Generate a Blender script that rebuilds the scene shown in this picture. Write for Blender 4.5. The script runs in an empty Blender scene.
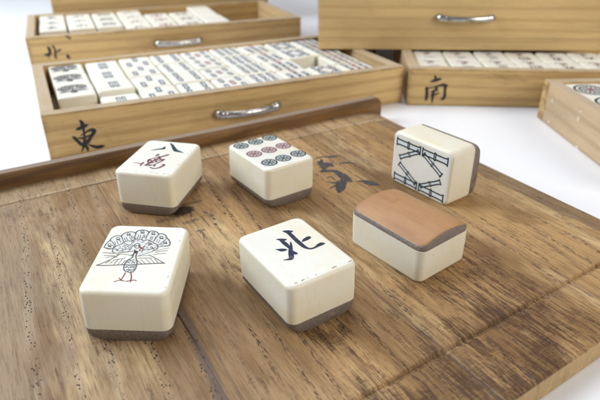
import bpy, bmesh, math, random
from mathutils import Matrix, Vector

random.seed(11)
U = 0.01                      # every length below is in centimetres; 1 blender unit = 1 m
scene = bpy.context.scene
COL = scene.collection

# ------------------------------------------------------------------ camera
cam_d = bpy.data.cameras.new("camera")
cam = bpy.data.objects.new("camera", cam_d)
COL.objects.link(cam)
cam_d.sensor_width = 36.0
cam_d.lens = 549.54 / 600 * 36
cam_d.clip_start = 0.005
cam_d.clip_end = 50
PITCH = math.radians(28.507)
cam.location = (0, 0, 10.124 * U)
cam.rotation_euler = (math.pi / 2 - PITCH, 0, 0)
cam_d.dof.use_dof = True
cam_d.dof.focus_distance = 0.160
cam_d.dof.aperture_fstop = cam_d.lens / 1.6      # lens / pupil diameter in mm
scene.camera = cam
scene.render.resolution_x = 1024
scene.render.resolution_y = 683

# ------------------------------------------------------------------ light
world = bpy.data.worlds.new("World")
scene.world = world
world.use_nodes = True
wb = world.node_tree.nodes["Background"]
wb.inputs[0].default_value = (0.92, 0.95, 1.0, 1)
wb.inputs[1].default_value = 0.26


def area(name, loc, target, sx, sy, power, color):
    d = bpy.data.lights.new(name, "AREA")
    d.shape = "RECTANGLE"
    d.size, d.size_y = sx * U, sy * U
    d.energy = power
    d.color = color
    o = bpy.data.objects.new(name, d)
    COL.objects.link(o)
    o.location = Vector(loc) * U
    o.rotation_euler = (Vector(target) - Vector(loc)).to_track_quat("-Z", "Y").to_euler()
    return o


area("window_light", (-62, 30, 42), (0, 24, 0), 40, 55, 7.3, (0.82, 0.91, 1.0))
area("overhead_fill", (-12, 74, 90), (-6, 44, 0), 70, 60, 4.3, (0.98, 0.99, 1.0))  # added overhead fill, brightens the tabletop at the back
area("warm_fill", (66, -26, 44), (6, 26, 0), 50, 45, 4.8, (1.0, 0.94, 0.84))  # added warm fill for the faces turned towards the camera

scene.view_settings.view_transform = "Standard"
scene.view_settings.look = "None"
scene.view_settings.exposure = 0.0
scene.view_settings.gamma = 1.0
scene.cycles.use_denoising = True
scene.cycles.max_bounces = 8

# ------------------------------------------------------------------ drawn strokes as (x, y, width) in centimetres on their own surface, and the loose tiles' poses
ART = {
 'peacock': {'fill': [[[-.982,.334],[-1.023,.39],[-1.005,.578],[-.954,.834],[-.893,.916],[-.692,.93],[-.692,1.041],[-.595,1.159],[-.451,1.186],[-.324,1.114],[-.314,1.244],[-.197,1.301],[-.061,1.278],[.073,1.263],[.208,1.249],[.33,1.128],[.403,1.150],[.529,1.063],[.602,.918],[.737,.673],[.729,.544],[.439,.488],[.413,.324],[.297,.2],[.012,.024],[-.202,.225],[-.469,.15],[-.736,.154],[-.757,.298],[-.898,.288]],[[-.963,-.483],[-.778,-.317],[-.602,-.099],[-.446,.066],[-.249,-.063],[-.253,-.406],[-.502,-.448]],[[.777,-.288],[.576,-.136],[.381,.013],[-.024,.008],[.071,-.372],[.572,-.301]],[[-.156,.286],[-.141,-.091],[-.251,-.325],[-.242,-.505],[-.193,-.654],[-.012,-.734],[.054,-.691],[.077,-.552],[.061,-.332],[-.051,-.015],[-.057,.22]]], 'ink': [[[-.805,.295,.038],[-.982,.334,.039],[-1.023,.39,.039],[-1.005,.578,.039],[-.952,.711,.04]],[[-.96,.68,.04],[-.956,.811,.04],[-.893,.916,.04],[-.801,.97,.041],[-.692,.93,.04]],[[-.698,.906,.04],[-.692,1.041,.041],[-.595,1.159,.041],[-.451,1.186,.041],[-.324,1.114,.041]],[[-.354,1.112,.041],[-.314,1.244,.041],[-.197,1.301,.042],[-.061,1.278,.042],[.034,1.188,.041]],[[.012,1.170,.041],[.073,1.263,.042],[.208,1.249,.041],[.33,1.128,.041]],[[.303,1.111,.041],[.403,1.150,.041],[.529,1.063,.041],[.602,.918,.04]],[[.572,.94,.04],[.668,.845,.04],[.737,.673,.04],[.729,.544,.039],[.622,.515,.039]],[[-.982,.334,.028],[-.898,.288,.027],[-.795,.288,.027],[-.747,.409,.028]],[[.622,.515,.028],[.504,.477,.028],[.439,.488,.028]],[[-.952,.711,.028],[-.841,.589,.028],[-.731,.425,.028]],[[-.688,.915,.029],[-.615,.757,.029],[-.539,.632,.028]],[[-.329,1.098,.029],[-.321,.933,.029],[-.267,.804,.029]],[[.03,1.171,.029],[.006,.995,.029],[.013,.839,.029]],[[.328,1.096,.029],[.286,.896,.029],[.257,.74,.028]],[[.594,.918,.029],[.516,.719,.028],[.423,.561,.028]],[[-.736,.154,.033],[-.757,.298,.033],[-.697,.449,.033],[-.58,.554,.034]],[[-.588,.554,.034],[-.543,.647,.034],[-.435,.716,.034],[-.356,.69,.034]],[[-.356,.69,.034],[-.286,.795,.034],[-.142,.813,.034],[-.019,.744,.034]],[[-.019,.744,.034],[.074,.797,.034],[.221,.714,.034],[.303,.629,.034]],[[.287,.643,.034],[.399,.575,.034],[.447,.414,.033],[.413,.324,.033]],[[-.736,.154,.027],[-.615,.09,.027],[-.469,.15,.027],[-.312,.175,.027],[-.202,.225,.027]],[[.413,.324,.027],[.297,.2,.027],[.155,.105,.027],[.012,.024,.027]],[[-.633,.226,.022],[-.585,.346,.022],[-.494,.315,.022],[-.525,.204,.022],[-.633,.226,.022]],[[-.405,.446,.022],[-.334,.541,.022],[-.247,.479,.022],[-.304,.379,.022],[-.405,.446,.022]],[[-.523,.424,.028],[-.458,.487,.028]],[[.065,.567,.022],[.148,.664,.023],[.22,.623,.023],[.158,.529,.022]],[[.194,.287,.022],[.3,.367,.022],[.411,.426,.022]],[[-.232,.502,.028],[-.172,.597,.028],[-.087,.557,.028],[-.072,.394,.028],[-.15,.375,.028],[-.232,.502,.028]],[[-.475,.171,.022],[-.422,.356,.022]],[[-.332,.173,.022],[-.26,.367,.022]],[[.058,.17,.022],[.066,.389,.022]],[[-0,.238,.022],[.108,.304,.022],[.218,.362,.022]],[[-.443,.282,.022],[-.352,.324,.022]],[[-.36,.751,.023],[-.274,.666,.023]],[[-.252,.914,.023],[-.205,.808,.023]],[[-.174,.943,.023],[-.15,.812,.023]],[[-.468,.922,.023],[-.36,.751,.023]],[[-.394,.967,.023],[-.288,.803,.023]],[[-.111,.947,.023],[-.074,.794,.023]],[[-.973,.089,.027],[-.861,.096,.027],[-.671,.073,.027]],[[-.911,-.035,.021],[-.784,-.027,.021],[-.602,-.029,.021]],[[-.827,-.127,.021],[-.689,-.077,.021],[-.546,-.082,.021]],[[.426,.266,.022],[.591,.365,.022],[.751,.434,.022]],[[.422,.194,.027],[.572,.261,.027],[.746,.316,.027]],[[.405,.085,.022],[.555,.145,.022],[.721,.177,.022]],[[-.963,-.483,.031],[-.778,-.317,.031],[-.602,-.099,.032],[-.506,.062,.032]],[[-.971,-.484,.036],[-.768,-.478,.036],[-.502,-.448,.036],[-.253,-.406,.036]],[[-.641,-.376,.021],[-.57,-.208,.021]],[[-.532,-.41,.021],[-.472,-.16,.021]],[[-.428,-.403,.021],[-.372,-.175,.021]],[[-.326,-.397,.021],[-.284,-.204,.021]],[[-.57,-.208,.021],[-.306,-.122,.021]],[[-.758,-.383,.021],[-.684,-.256,.021]],[[.777,-.288,.031],[.576,-.136,.032],[.381,.013,.032],[.269,.055,.032]],[[.784,-.281,.036],[.572,-.301,.036],[.303,-.344,.036],[.071,-.372,.036]],[[.605,-.271,.021],[.467,-.101,.021]],[[.51,-.291,.021],[.357,-.094,.021]],[[.407,-.311,.021],[.24,-.115,.021]],[[.28,-.332,.021],[.119,-.164,.021]],[[.182,-.338,.021],[.052,-.217,.021]],[[.043,-.1,.021],[.398,-.063,.021]],[[-.156,.286,.038],[-.134,.086,.038],[-.141,-.091,.037],[-.213,-.199,.037],[-.251,-.325,.036],[-.242,-.505,.036],[-.193,-.654,.035],[-.107,-.714,.035],[-.012,-.734,.035],[.054,-.691,.035],[.077,-.552,.036],[.061,-.332,.036],[-0,-.151,.037],[-.051,-.015,.037],[-.057,.22,.038]],[[-.596,.021,.021],[-.446,.066,.022],[-.277,.041,.021],[-.144,0,.021]],[[-.019,-.013,.021],[.096,.016,.021],[.252,.04,.021]],[[-.22,-.35,.021],[-.197,-.287,.021],[-.134,-.344,.021]],[[-.087,-.342,.021],[-.064,-.279,.021],[-.001,-.336,.021]],[[-.191,-.549,.025],[-.158,-.494,.026],[-.096,-.549,.025]],[[-.058,-.547,.025],[-.034,-.486,.026],[.034,-.535,.026]],[[-.213,-.199,.021],[-.035,-.188,.021]],[[-.209,-.437,.021],[.046,-.428,.021]],[[-.077,-.712,.02],[-.088,-.595,.02],[.004,-.694,.02]],[[-.92,.405,.022],[-.954,.506,.022],[-.924,.546,.022],[-.875,.504,.022],[-.841,.402,.022]],[[-.776,.731,.023],[-.81,.836,.023],[-.78,.877,.023],[-.729,.834,.023],[-.696,.728,.023]],[[-.545,.972,.023],[-.579,1.081,.023],[-.547,1.123,.023],[-.496,1.078,.023],[-.463,.97,.023]],[[-.182,1.116,.023],[-.214,1.227,.024],[-.181,1.270,.024],[-.131,1.225,.024],[-.1,1.114,.023]],[[.142,1.060,.023],[.112,1.169,.024],[.146,1.212,.024],[.195,1.167,.024],[.224,1.057,.023]],[[.412,.866,.023],[.385,.974,.023],[.419,1.015,.023],[.467,.972,.023],[.494,.864,.023]],[[.572,.632,.023],[.546,.736,.023],[.58,.777,.023],[.627,.734,.023],[.653,.63,.023]],[[-.815,.644,.02],[-.736,.484,.02]],[[-.766,.693,.02],[-.691,.547,.02]],[[-.716,.773,.02],[-.629,.611,.02]],[[-.6,.859,.02],[-.526,.709,.02]],[[-.55,.878,.02],[-.48,.743,.02]],[[-.428,.964,.02],[-.367,.828,.02]],[[-.249,1.072,.02],[-.215,.916,.02]],[[-.19,1.044,.02],[-.156,.905,.02]],[[-.093,1.051,.02],[-.068,.911,.02]],[[-.06,1.037,.02],[-.035,.898,.02]],[[.137,.988,.02],[.142,.817,.02]],[[.182,.975,.02],[.187,.804,.02]],[[.267,.981,.02],[.268,.825,.02]],[[.357,.862,.02],[.341,.707,.02]],[[.421,.805,.02],[.4,.666,.02]],[[.529,.659,.02],[.473,.565,.02]],[[.577,.587,.02],[.507,.522,.02]],[[-.91,.398,.019],[-.824,.359,.019]],[[-.829,.477,.02],[-.755,.393,.019]],[[-.702,.25,.019],[-.692,.302,.019],[-.652,.276,.019]],[[-.629,.402,.019],[-.619,.454,.019],[-.578,.427,.019]],[[-.505,.22,.019],[-.494,.271,.019],[-.454,.245,.019]],[[-.459,.354,.019],[-.448,.406,.019],[-.408,.38,.019]],[[-.445,.488,.02],[-.435,.541,.02],[-.394,.514,.02]],[[-.326,.29,.019],[-.315,.342,.019],[-.275,.315,.019]],[[-.329,.586,.02],[-.318,.64,.02],[-.277,.612,.02]],[[-.058,.642,.02],[-.046,.696,.02],[-.005,.669,.02]],[[.049,.462,.019],[.061,.515,.02],[.101,.487,.019]],[[.059,.3,.019],[.071,.352,.019],[.111,.326,.019]],[[.128,.393,.019],[.14,.445,.019],[.18,.418,.019]],[[.151,.506,.02],[.164,.559,.02],[.204,.532,.02]],[[.239,.415,.019],[.252,.468,.019],[.291,.441,.019]],[[.225,.548,.02],[.238,.602,.02],[.278,.574,.02]],[[.341,.275,.019],[.354,.327,.019],[.394,.3,.019]],[[.357,.482,.019],[.37,.535,.02],[.41,.508,.02]],[[.12,.692,.02],[.133,.747,.02],[.173,.719,.02]],[[-.199,.701,.02],[-.187,.756,.02],[-.146,.728,.02]],[[-.299,.679,.02],[-.287,.733,.02],[-.246,.706,.02]],[[-.523,.528,.02],[-.512,.581,.02],[-.471,.554,.02]],[[-.21,-.268,.018],[-.186,-.3,.018],[-.171,-.265,.018]],[[-.166,-.224,.018],[-.142,-.256,.018],[-.127,-.221,.018]],[[-.1,-.233,.018],[-.075,-.266,.018],[-.06,-.231,.018]],[[-.042,-.271,.018],[-.018,-.303,.018],[-.003,-.268,.018]],[[-.233,-.391,.018],[-.209,-.423,.018],[-.194,-.389,.018]],[[-.167,-.4,.018],[-.143,-.433,.018],[-.128,-.398,.018]],[[-.105,-.397,.018],[-.081,-.429,.018],[-.066,-.394,.018]],[[-.046,-.38,.018],[-.022,-.412,.018],[-.007,-.377,.018]],[[.009,-.376,.018],[.033,-.408,.018],[.048,-.374,.018]],[[-.208,-.483,.018],[-.184,-.515,.018],[-.169,-.481,.018]],[[-.09,-.483,.018],[-.066,-.514,.018],[-.051,-.48,.018]],[[.001,-.47,.018],[.025,-.502,.018],[.04,-.468,.018]],[[-.148,-.618,.018],[-.124,-.65,.018],[-.11,-.616,.018]],[[-.083,-.628,.018],[-.059,-.659,.018],[-.045,-.625,.018]],[[-.016,-.617,.018],[.008,-.648,.018],[.023,-.615,.018]],[[.031,-.588,.018],[.055,-.619,.018],[.07,-.585,.018]],[[-.912,.435,.072],[-.867,.423,.072]],[[-.764,.762,.074],[-.729,.757,.074]],[[-.543,1.012,.076],[-.492,1.015,.076]],[[-.175,1.157,.076],[-.131,1.152,.076]],[[.15,1.100,.076],[.194,1.095,.076]],[[.425,.906,.069],[.46,.901,.069]],[[.585,.67,.073],[.62,.665,.073]],[[-.649,.254,.055],[-.613,.256,.055]],[[-.321,.459,.044],[-.288,.461,.044]],[[.152,.611,.051],[.186,.606,.051]],[[.291,.404,.061],[.336,.392,.061]],[[-.177,.484,.05],[-.155,.478,.05]]], 'red': [[[-.133,-.76,.04],[-.144,-.92,.039],[-.169,-1.078,.039]],[[-.001,-.733,.04],[.06,-.908,.039],[.09,-1.082,.039]],[[-.165,-1.066,.029],[-.246,-1.101,.029],[-.318,-1.142,.029]],[[-.163,-1.072,.029],[-.232,-.988,.029]],[[-.171,-1.072,.034],[-.077,-1.098,.034]],[[.089,-1.076,.029],[.026,-1.098,.029],[-.029,-1.120,.029]],[[.089,-1.076,.029],[.166,-1.053,.029],[.225,-1.074,.029]],[[.09,-1.082,.029],[.095,-1.143,.029]],[[-.109,.511,.056],[-.036,.419,.055],[.036,.343,.055]],[[.005,.385,.039],[.069,.463,.039]],[[-.183,.026,.027],[-.1,.145,.027]],[[-.019,.346,.033],[-.024,.251,.033]]]},
 'north': {'blue': [[[.186,.976,.02],[.236,.928,.08],[.314,.848,.136],[.42,.815,.048]],[[.285,.841,.096],[.28,.629,.102],[.263,.385,.104],[.258,.138,.106],[.266,-.081,.093],[.308,-.195,.063],[.373,-.257,.056],[.494,-.268,.056],[.624,-.235,.09],[.736,-.221,.113],[.801,-.24,.076],[.835,-.251,.019]],[[.356,.176,.023],[.461,.217,.092],[.56,.238,.108],[.646,.255,.101],[.682,.256,.039]],[[-.185,.693,.019],[-.117,.639,.07],[-.05,.568,.1],[.031,.537,.046]],[[-.11,.596,.062],[-.097,.37,.106],[-.103,.172,.075],[-.118,-.01,.037],[-.112,-.132,.044],[-.108,-.217,.087],[-.091,-.252,.029]],[[.079,.354,.019],[-.006,.196,.053],[-.146,-.009,.096],[-.26,-.223,.115],[-.335,-.344,.093],[-.411,-.343,.064],[-.485,-.32,.032],[-.56,-.297,.011]],[[-.469,.266,.011],[-.405,.21,.052],[-.367,.166,.096],[-.298,.119,.096],[-.229,.089,.044]],[[-.132,-.018,.037],[-.133,-.165,.036]]]},
 'wan8': {'blue': [[[-.55,.458,.018],[-.433,.561,.062],[-.272,.665,.099],[-.16,.738,.136],[-.178,.895,.05]],[[-.081,1.265,.051],[.052,1.107,.088],[.199,.895,.112],[.381,.655,.147],[.538,.59,.109],[.768,.503,.018]]], 'maroon': [[[-.703,-.709,.023],[-.523,-.716,.051],[-.349,-.75,.068]],[[-.337,-.923,.056],[-.353,-.617,.08]],[[-.189,-.84,.079],[-.129,-.633,.091],[-.055,-.365,.081],[.123,.043,.095],[.233,.179,.119],[.277,.246,.048]],[[-.21,-.56,.08],[-.262,-.345,.093]],[[-.15,.042,.083],[-.122,.142,.108],[-.101,.204,.048]],[[-.238,-.312,.053],[-.117,-.139,.047],[.013,.019,.047]],[[-.128,-.677,.057],[.041,-.489,.046],[.234,-.212,.052]],[[-.208,-.333,.052],[-.004,-.606,.051]],[[-.101,-.219,.047],[.12,-.509,.046]],[[.014,-.074,.053],[.227,-.305,.052]],[[-.121,-.86,.051],[.08,-.748,.051],[.228,-.468,.057],[.289,-.201,.07]],[[.047,-.947,.045],[.185,-1.021,.067],[.318,-1.001,.072],[.413,-.887,.084],[.477,-.726,.112],[.464,-.632,.057],[.35,-.638,.034]],[[.159,-.836,.079],[.165,-.748,.056]],[[-.109,-.761,.068],[.041,-.791,.068]],[[-.082,-.461,.046],[.11,-.202,.047]]]},
 'dots9': [[-.662,1.079],[.033,1.118],[.723,1.161],[-.653,.093],[.028,.107],[.712,.137],[-.606,-.902],[.038,-.864],[.742,-.834]],
 'sticks8': [[.691,1.289,.715,.102],[.702,.005,.725,-1.190],[-.813,1.249,-.81,.067],[-.842,.003,-.835,-1.191],[.098,1.042,.637,.149],[-.119,.964,-.751,.124],[.602,-.15,.094,-.99],[-.24,-1.034,-.796,-.089]],
 'east': [[[1.618,1.752,.065],[1.664,1.709,.112],[1.710,1.587,.132],[1.671,1.442,.123]],[[1.374,1.349,.047],[1.489,1.365,.113],[1.679,1.415,.123],[1.825,1.467,.123],[1.936,1.505,.057]],[[1.710,1.410,.104],[1.702,1.106,.076],[1.671,.828,.086],[1.617,.578,.116],[1.523,.359,.068],[1.431,.208,.034]],[[1.168,1.013,.057],[1.244,.938,.114],[1.373,.725,.115],[1.504,.561,.135],[1.666,.569,.135],[1.827,.697,.145],[1.983,.877,.116],[2.121,1.060,.145],[2.183,1.153,.125],[2.088,1.220,.125],[1.915,1.198,.086],[1.764,1.121,.057],[1.540,1.020,.043]],[[1.407,.91,.043],[1.584,.879,.077],[1.773,.913,.077],[1.944,.972,.058]],[[1.657,.518,.068],[1.707,.352,.107],[1.725,.19,.059]],[[1.793,.504,.039],[1.949,.408,.088],[2.155,.302,.128],[2.368,.305,.129],[2.511,.311,.04]]],
 'northd': [[[1.369,1.491,.102],[1.439,1.388,.168],[1.459,1.217,.159],[1.411,1.026,.169],[1.291,.949,.16],[1.110,.956,.112],[1.021,.965,.037]],[[1.356,.933,.066],[1.271,.647,.038]],[[1.709,1.558,.093],[1.793,1.406,.112],[1.809,1.185,.094],[1.775,.919,.113],[1.773,.673,.114],[1.794,.597,.047]],[[1.817,1.062,.047],[1.997,1.158,.085],[2.157,1.227,.104],[2.244,1.244,.038]],[[2.562,.846,.057],[2.617,.717,.182],[2.667,.588,.125],[2.764,.554,.038]],[[2.696,2.210,.035],[2.882,2.102,.099],[2.996,1.970,.099]]],
 'south': [[[1.515,1.854,.06],[1.553,1.702,.121],[1.554,1.523,.091]],[[1.309,1.482,.071],[1.535,1.558,.132],[1.750,1.634,.132],[1.887,1.657,.071]],[[1.103,1.084,.133],[1.153,.814,.144],[1.161,.55,.145],[1.139,.38,.114]],[[1.090,1.063,.072],[1.410,1.122,.051],[1.748,1.232,.071],[2.040,1.300,.132],[2.256,1.253,.132]],[[2.189,1.226,.143],[2.202,.888,.113],[2.218,.599,.145],[2.121,.438,.124],[1.995,.436,.041]],[[1.696,1.164,.133],[1.620,.954,.092],[1.582,.849,.051]],[[1.366,.844,.046],[1.585,.917,.072],[1.789,.973,.062]],[[1.388,.65,.052],[1.634,.708,.093],[1.852,.786,.062]],[[1.490,.951,.072],[1.523,.664,.134],[1.518,.399,.094],[1.517,.186,.042]]],
 'boardink': [[[12.373,18.147,.169],[12.020,17.909,.182],[11.700,17.663,.13]],[[12.208,18.961,.079],[12.412,18.967,.105],[12.626,18.935,.124],[12.805,18.796,.194],[13.005,18.741,.229],[13.261,18.685,.053]],[[12.135,18.566,.188],[12.124,18.266,.303],[12.341,18.197,.287],[12.404,17.948,.184]],[[12.353,18.701,.156],[11.962,18.018,.133]],[[11.890,18.105,.1],[12.104,18.037,.15],[12.459,18.127,.22]],[[12.840,17.975,.043],[13.131,17.893,.128],[13.392,17.645,.043]],[[11.641,17.699,.081],[11.842,17.636,.162],[12.075,17.554,.195],[12.226,17.348,.243],[12.235,16.988,.365],[12.201,16.593,.404],[12.232,16.263,.108]],[[12.044,16.550,.232],[11.777,16.309,.424],[11.510,16.014,.399],[11.326,15.808,.248],[11.205,15.694,.058]],[[11.577,17.062,.055],[11.751,17.068,.087],[11.749,16.740,.047]],[[11.384,16.770,.046],[11.515,16.532,.091],[11.834,16.501,.184]],[[11.111,16.176,.037],[11.441,16.287,.09],[11.769,16.406,.122]],[[12.431,16.144,.039],[12.643,16.044,.185],[12.772,15.833,.351],[12.886,15.606,.303],[13.033,15.400,.038]]],
 'boardblot': [[[5.132,17.264,.104],[5.364,17.426,.317],[5.649,17.609,.457],[5.754,17.369,.267],[5.804,17.295,.107]],[[6.096,17.935,.056],[6.289,17.960,.123],[6.476,17.962,.045]]],
 'boardfaint': [[[5.143,16.675,.061],[5.320,16.593,.232],[5.521,16.670,.183],[5.730,16.762,.124]],[[5.205,16.197,.039],[5.251,15.743,.038]],[[6.079,17.042,.053],[6.131,16.881,.095]],[[6.199,16.711,.052],[6.234,16.579,.093]],[[6.177,16.427,.062],[6.217,16.320,.072]],[[6.100,16.020,.07],[6.109,15.926,.06]],[[6.692,16.562,.074],[6.691,16.460,.052]],[[5.342,15.881,.048],[5.437,15.886,.068]],[[5.502,15.862,.049],[5.598,15.821,.058]],[[5.857,16.788,.031],[5.859,16.410,.041],[5.851,15.929,.03]]],
}
POSE = {'P': {'M': [[0.99883, -0.0054, 0.04798], [0.00614, 0.99986, -0.01533], [-0.04789, 0.0156, 0.99873]], 'P': [-4.4947, 12.4492, 0.0], 'dims': [3.1602, 2.2863, 1.2184, 1.6384]}, 'N': {'M': [[0.84127, -0.54021, -0.02105], [0.54016, 0.84152, -0.00832], [0.02221, -0.00437, 0.99974]], 'P': [-0.1063, 12.7999, 0.0], 'dims': [2.9649, 2.1779, 1.2192, 1.6392]}, 'W': {'M': [[0.98088, 0.19455, 0.00464], [-0.19453, 0.98089, -0.00272], [-0.00509, 0.00177, 0.99999]], 'P': [-5.2972, 18.9572, 0.0], 'dims': [3.02, 2.234, 1.2735, 1.6935]}, 'D': {'M': [[0.81408, -0.58071, 0.0066], [0.58065, 0.8141, 0.00879], [-0.01047, -0.00332, 0.99994]], 'P': [-1.1711, 19.559, 0.0], 'dims': [2.9662, 2.1841, 1.2336, 1.6536]}, 'F': {'M': [[-0.78873, -0.61454, 0.01539], [-0.61435, 0.78888, 0.01587], [-0.02189, 0.00307, -0.99976]], 'P': [3.4721, 15.1558, 1.57], 'dims': [3.0773, 2.2247, 1.1504, 1.5704]}, 'S': {'M': [[0.0, -0.5966, -0.80254], [0.0, 0.80254, -0.5966], [1.0, 0.0, -0.0]], 'P': [5.9745, 20.2395, 1.098], 'dims': [2.9628, 2.196, 1.2713, 1.6913]}}

# ------------------------------------------------------------------ material helpers
class N:
    """a tiny wrapper round one node tree"""
    def __init__(self, name):
        self.m = bpy.data.materials.new(name)
        self.m.use_nodes = True
        self.t = self.m.node_tree
        self.b = self.t.nodes["Principled BSDF"]

    def add(self, kind, **kw):
        n = self.t.nodes.new(kind)
        for k, v in kw.items():
            setattr(n, k, v)
        return n

    def link(self, a, b):
        self.t.links.new(a, b)

    def coords(self, offset=True):
        tc = self.add("ShaderNodeTexCoord")
        mp = self.add("ShaderNodeMapping")
        mp.inputs["Scale"].default_value = (100, 100, 100)
        self.link(tc.outputs["Object"], mp.inputs["Vector"])
        if not offset:
            return mp.outputs[0]
        oi = self.add("ShaderNodeObjectInfo")
        mu = self.add("ShaderNodeMath", operation="MULTIPLY")
        self.link(oi.outputs["Random"], mu.inputs[0])
        mu.inputs[1].default_value = 137.0
        va = self.add("ShaderNodeVectorMath", operation="ADD")
        self.link(mp.outputs[0], va.inputs[0])
        self.link(mu.outputs[0], va.inputs[1])
        return va.outputs[0]

    def scaled(self, vec, s, loc=(0, 0, 0)):
        mp = self.add("ShaderNodeMapping")
        mp.inputs["Scale"].default_value = s
        mp.inputs["Location"].default_value = loc
        self.link(vec, mp.inputs["Vector"])
        return mp.outputs[0]

    def noise(self, vec, scale=1.0, detail=3.0, rough=0.55, dist=0.0):
        n = self.add("ShaderNodeTexNoise")
        n.inputs["Scale"].default_value = scale
        n.inputs["Detail"].default_value = detail
        n.inputs["Roughness"].default_value = rough
        n.inputs["Distortion"].default_value = dist
        self.link(vec, n.inputs["Vector"])
        return n.outputs[0]

    def voronoi(self, vec, scale=1.0):
        n = self.add("ShaderNodeTexVoronoi")
        n.inputs["Scale"].default_value = scale
        self.link(vec, n.inputs["Vector"])
        return n.outputs["Distance"]

    def ramp(self, fac, a, b, lo=0.0, hi=1.0):
        n = self.add("ShaderNodeMapRange")
        n.interpolation_type = "SMOOTHSTEP"
        n.inputs["From Min"].default_value = a
        n.inputs["From Max"].default_value = b
        n.inputs["To Min"].default_value = lo
        n.inputs["To Max"].default_value = hi
        self.link(fac, n.inputs["Value"])
        return n.outputs[0]

    def math(self, op, a, b):
        n = self.add("ShaderNodeMath", operation=op)
        for i, v in enumerate((a, b)):
            if isinstance(v, (int, float)):
                n.inputs[i].default_value = v
            else:
                self.link(v, n.inputs[i])
        return n.outputs[0]

    def mix(self, fac, a, b, mode="MIX"):
        n = self.add("ShaderNodeMix", data_type="RGBA", blend_type=mode)
        if isinstance(fac, (int, float)):
            n.inputs[0].default_value = fac
        else:
            self.link(fac, n.inputs[0])
        for i, v in ((6, a), (7, b)):
            if isinstance(v, tuple):
                n.inputs[i].default_value = (*v, 1)
            else:
                self.link(v, n.inputs[i])
        return n.outputs[2]

    def bump(self, h, strength, dist=0.02):
        n = self.add("ShaderNodeBump")
        n.inputs["Strength"].default_value = strength
        n.inputs["Distance"].default_value = dist * U
        self.link(h, n.inputs["Height"])
        self.link(n.outputs[0], self.b.inputs["Normal"])

    def sep(self, vec):
        n = self.add("ShaderNodeSeparateXYZ")
        self.link(vec, n.inputs[0])
        return n.outputs

    def out(self, color=None, rough=0.6, spec=0.3):
        if isinstance(color, tuple):
            self.b.inputs["Base Color"].default_value = (*color, 1)
        elif color is not None:
            self.link(color, self.b.inputs["Base Color"])
        if isinstance(rough, (int, float)):
            self.b.inputs["Roughness"].default_value = rough
        else:
            self.link(rough, self.b.inputs["Roughness"])
        self.b.inputs["Specular IOR Level"].default_value = spec
        return self.m


def perm(axis, along, across):
    """scale vector with the grain running along the given axis"""
    s = [across] * 3
    s[axis] = along
    return tuple(s)


def drawer_wood(name, axis, base, dark, grey=(0.36, 0.30, 0.23), stain=0.5):
    n = N(name)
    v = n.coords()
    big = n.noise(n.scaled(v, perm(axis, 0.10, 0.55)), 1.0, 2)
    ring = n.add("ShaderNodeTexWave", wave_type="BANDS", bands_direction="Z" if axis != 2 else "X")
    ring.inputs["Scale"].default_value = 0.42
    ring.inputs["Distortion"].default_value = 5.0
    ring.inputs["Detail"].default_value = 3.0
    ring.inputs["Detail Scale"].default_value = 0.7
    n.link(n.scaled(v, perm(axis, 0.10, 1.0)), ring.inputs["Vector"])
    fine = n.noise(n.scaled(v, perm(axis, 0.8, 14)), 1.0, 4, 0.6)
    c = n.mix(n.ramp(big, 0.35, 0.68), base, tuple(x * 0.80 for x in base))
    c = n.mix(n.ramp(ring.outputs["Fac"], 0.55, 1.0, 0, 0.40), c, dark)
    c = n.mix(n.ramp(fine, 0.45, 0.75, 0, 0.45), c, dark)
    pore = n.voronoi(n.scaled(v, perm(axis, 1.3, 9)), 1.0)
    c = n.mix(n.ramp(pore, 0.16, 0.05, 0, 0.35), c, tuple(x * 0.4 for x in dark))
    # handling grime in ragged patches
    st = n.noise(n.scaled(v, perm(axis, 0.22, 0.5), (3, 7, 1)), 1.0, 4, 0.6, 0.6)
    c = n.mix(n.ramp(st, 0.60, 0.76, 0, stain), c, tuple(x * 0.55 for x in dark))
    sp = n.noise(n.scaled(v, (2.2, 2.2, 2.2)), 1.0, 2)
    c = n.mix(n.ramp(sp, 0.66, 0.72, 0, 0.6 if "flecked" in name else 0.10), c, grey)
    if axis == 0 and stain > 0.3:                     # grime rubbed in along the edges and by the pull
        x, y, z = n.sep(n.coords(offset=False))
        ed = n.math("MAXIMUM", n.ramp(z, 0.16, 0.02), n.ramp(z, 2.05, 2.22))
        ed = n.math("MAXIMUM", ed, n.ramp(x, 0.35, 0.0))
        hd = n.math("MULTIPLY", n.ramp(n.math("ABSOLUTE", n.math("SUBTRACT", x, 10.2), 0), 4.2, 2.0), n.ramp(n.math("ABSOLUTE", n.math("SUBTRACT", z, 1.0), 0), 0.75, 0.25, 0, 0.6))
        ed = n.math("MAXIMUM", ed, hd)
        rg = n.noise(n.scaled(v, perm(axis, 0.7, 2.5), (6, 1, 3)), 1.0, 4, 0.7)
        c = n.mix(n.math("MULTIPLY", ed, n.ramp(rg, 0.35, 0.68, 0.10, 0.75)), c, tuple(q * 0.5 for q in dark))
    geo = n.add("ShaderNodeNewGeometry")
    nz = n.sep(geo.outputs["Normal"])[2]
    rub = n.noise(n.scaled(v, perm(axis, 0.5, 2.5), (2, 2, 2)), 1.0, 4, 0.65)
    c = n.mix(n.math("MULTIPLY", n.ramp(nz, 0.35, 0.9), n.ramp(rub, 0.3, 0.65, 0.35, 0.80)), c, (0.47, 0.385, 0.285))
    n.bump(fine, 0.35, 0.03)
    return n.out(c, 0.58, 0.28)


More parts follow.
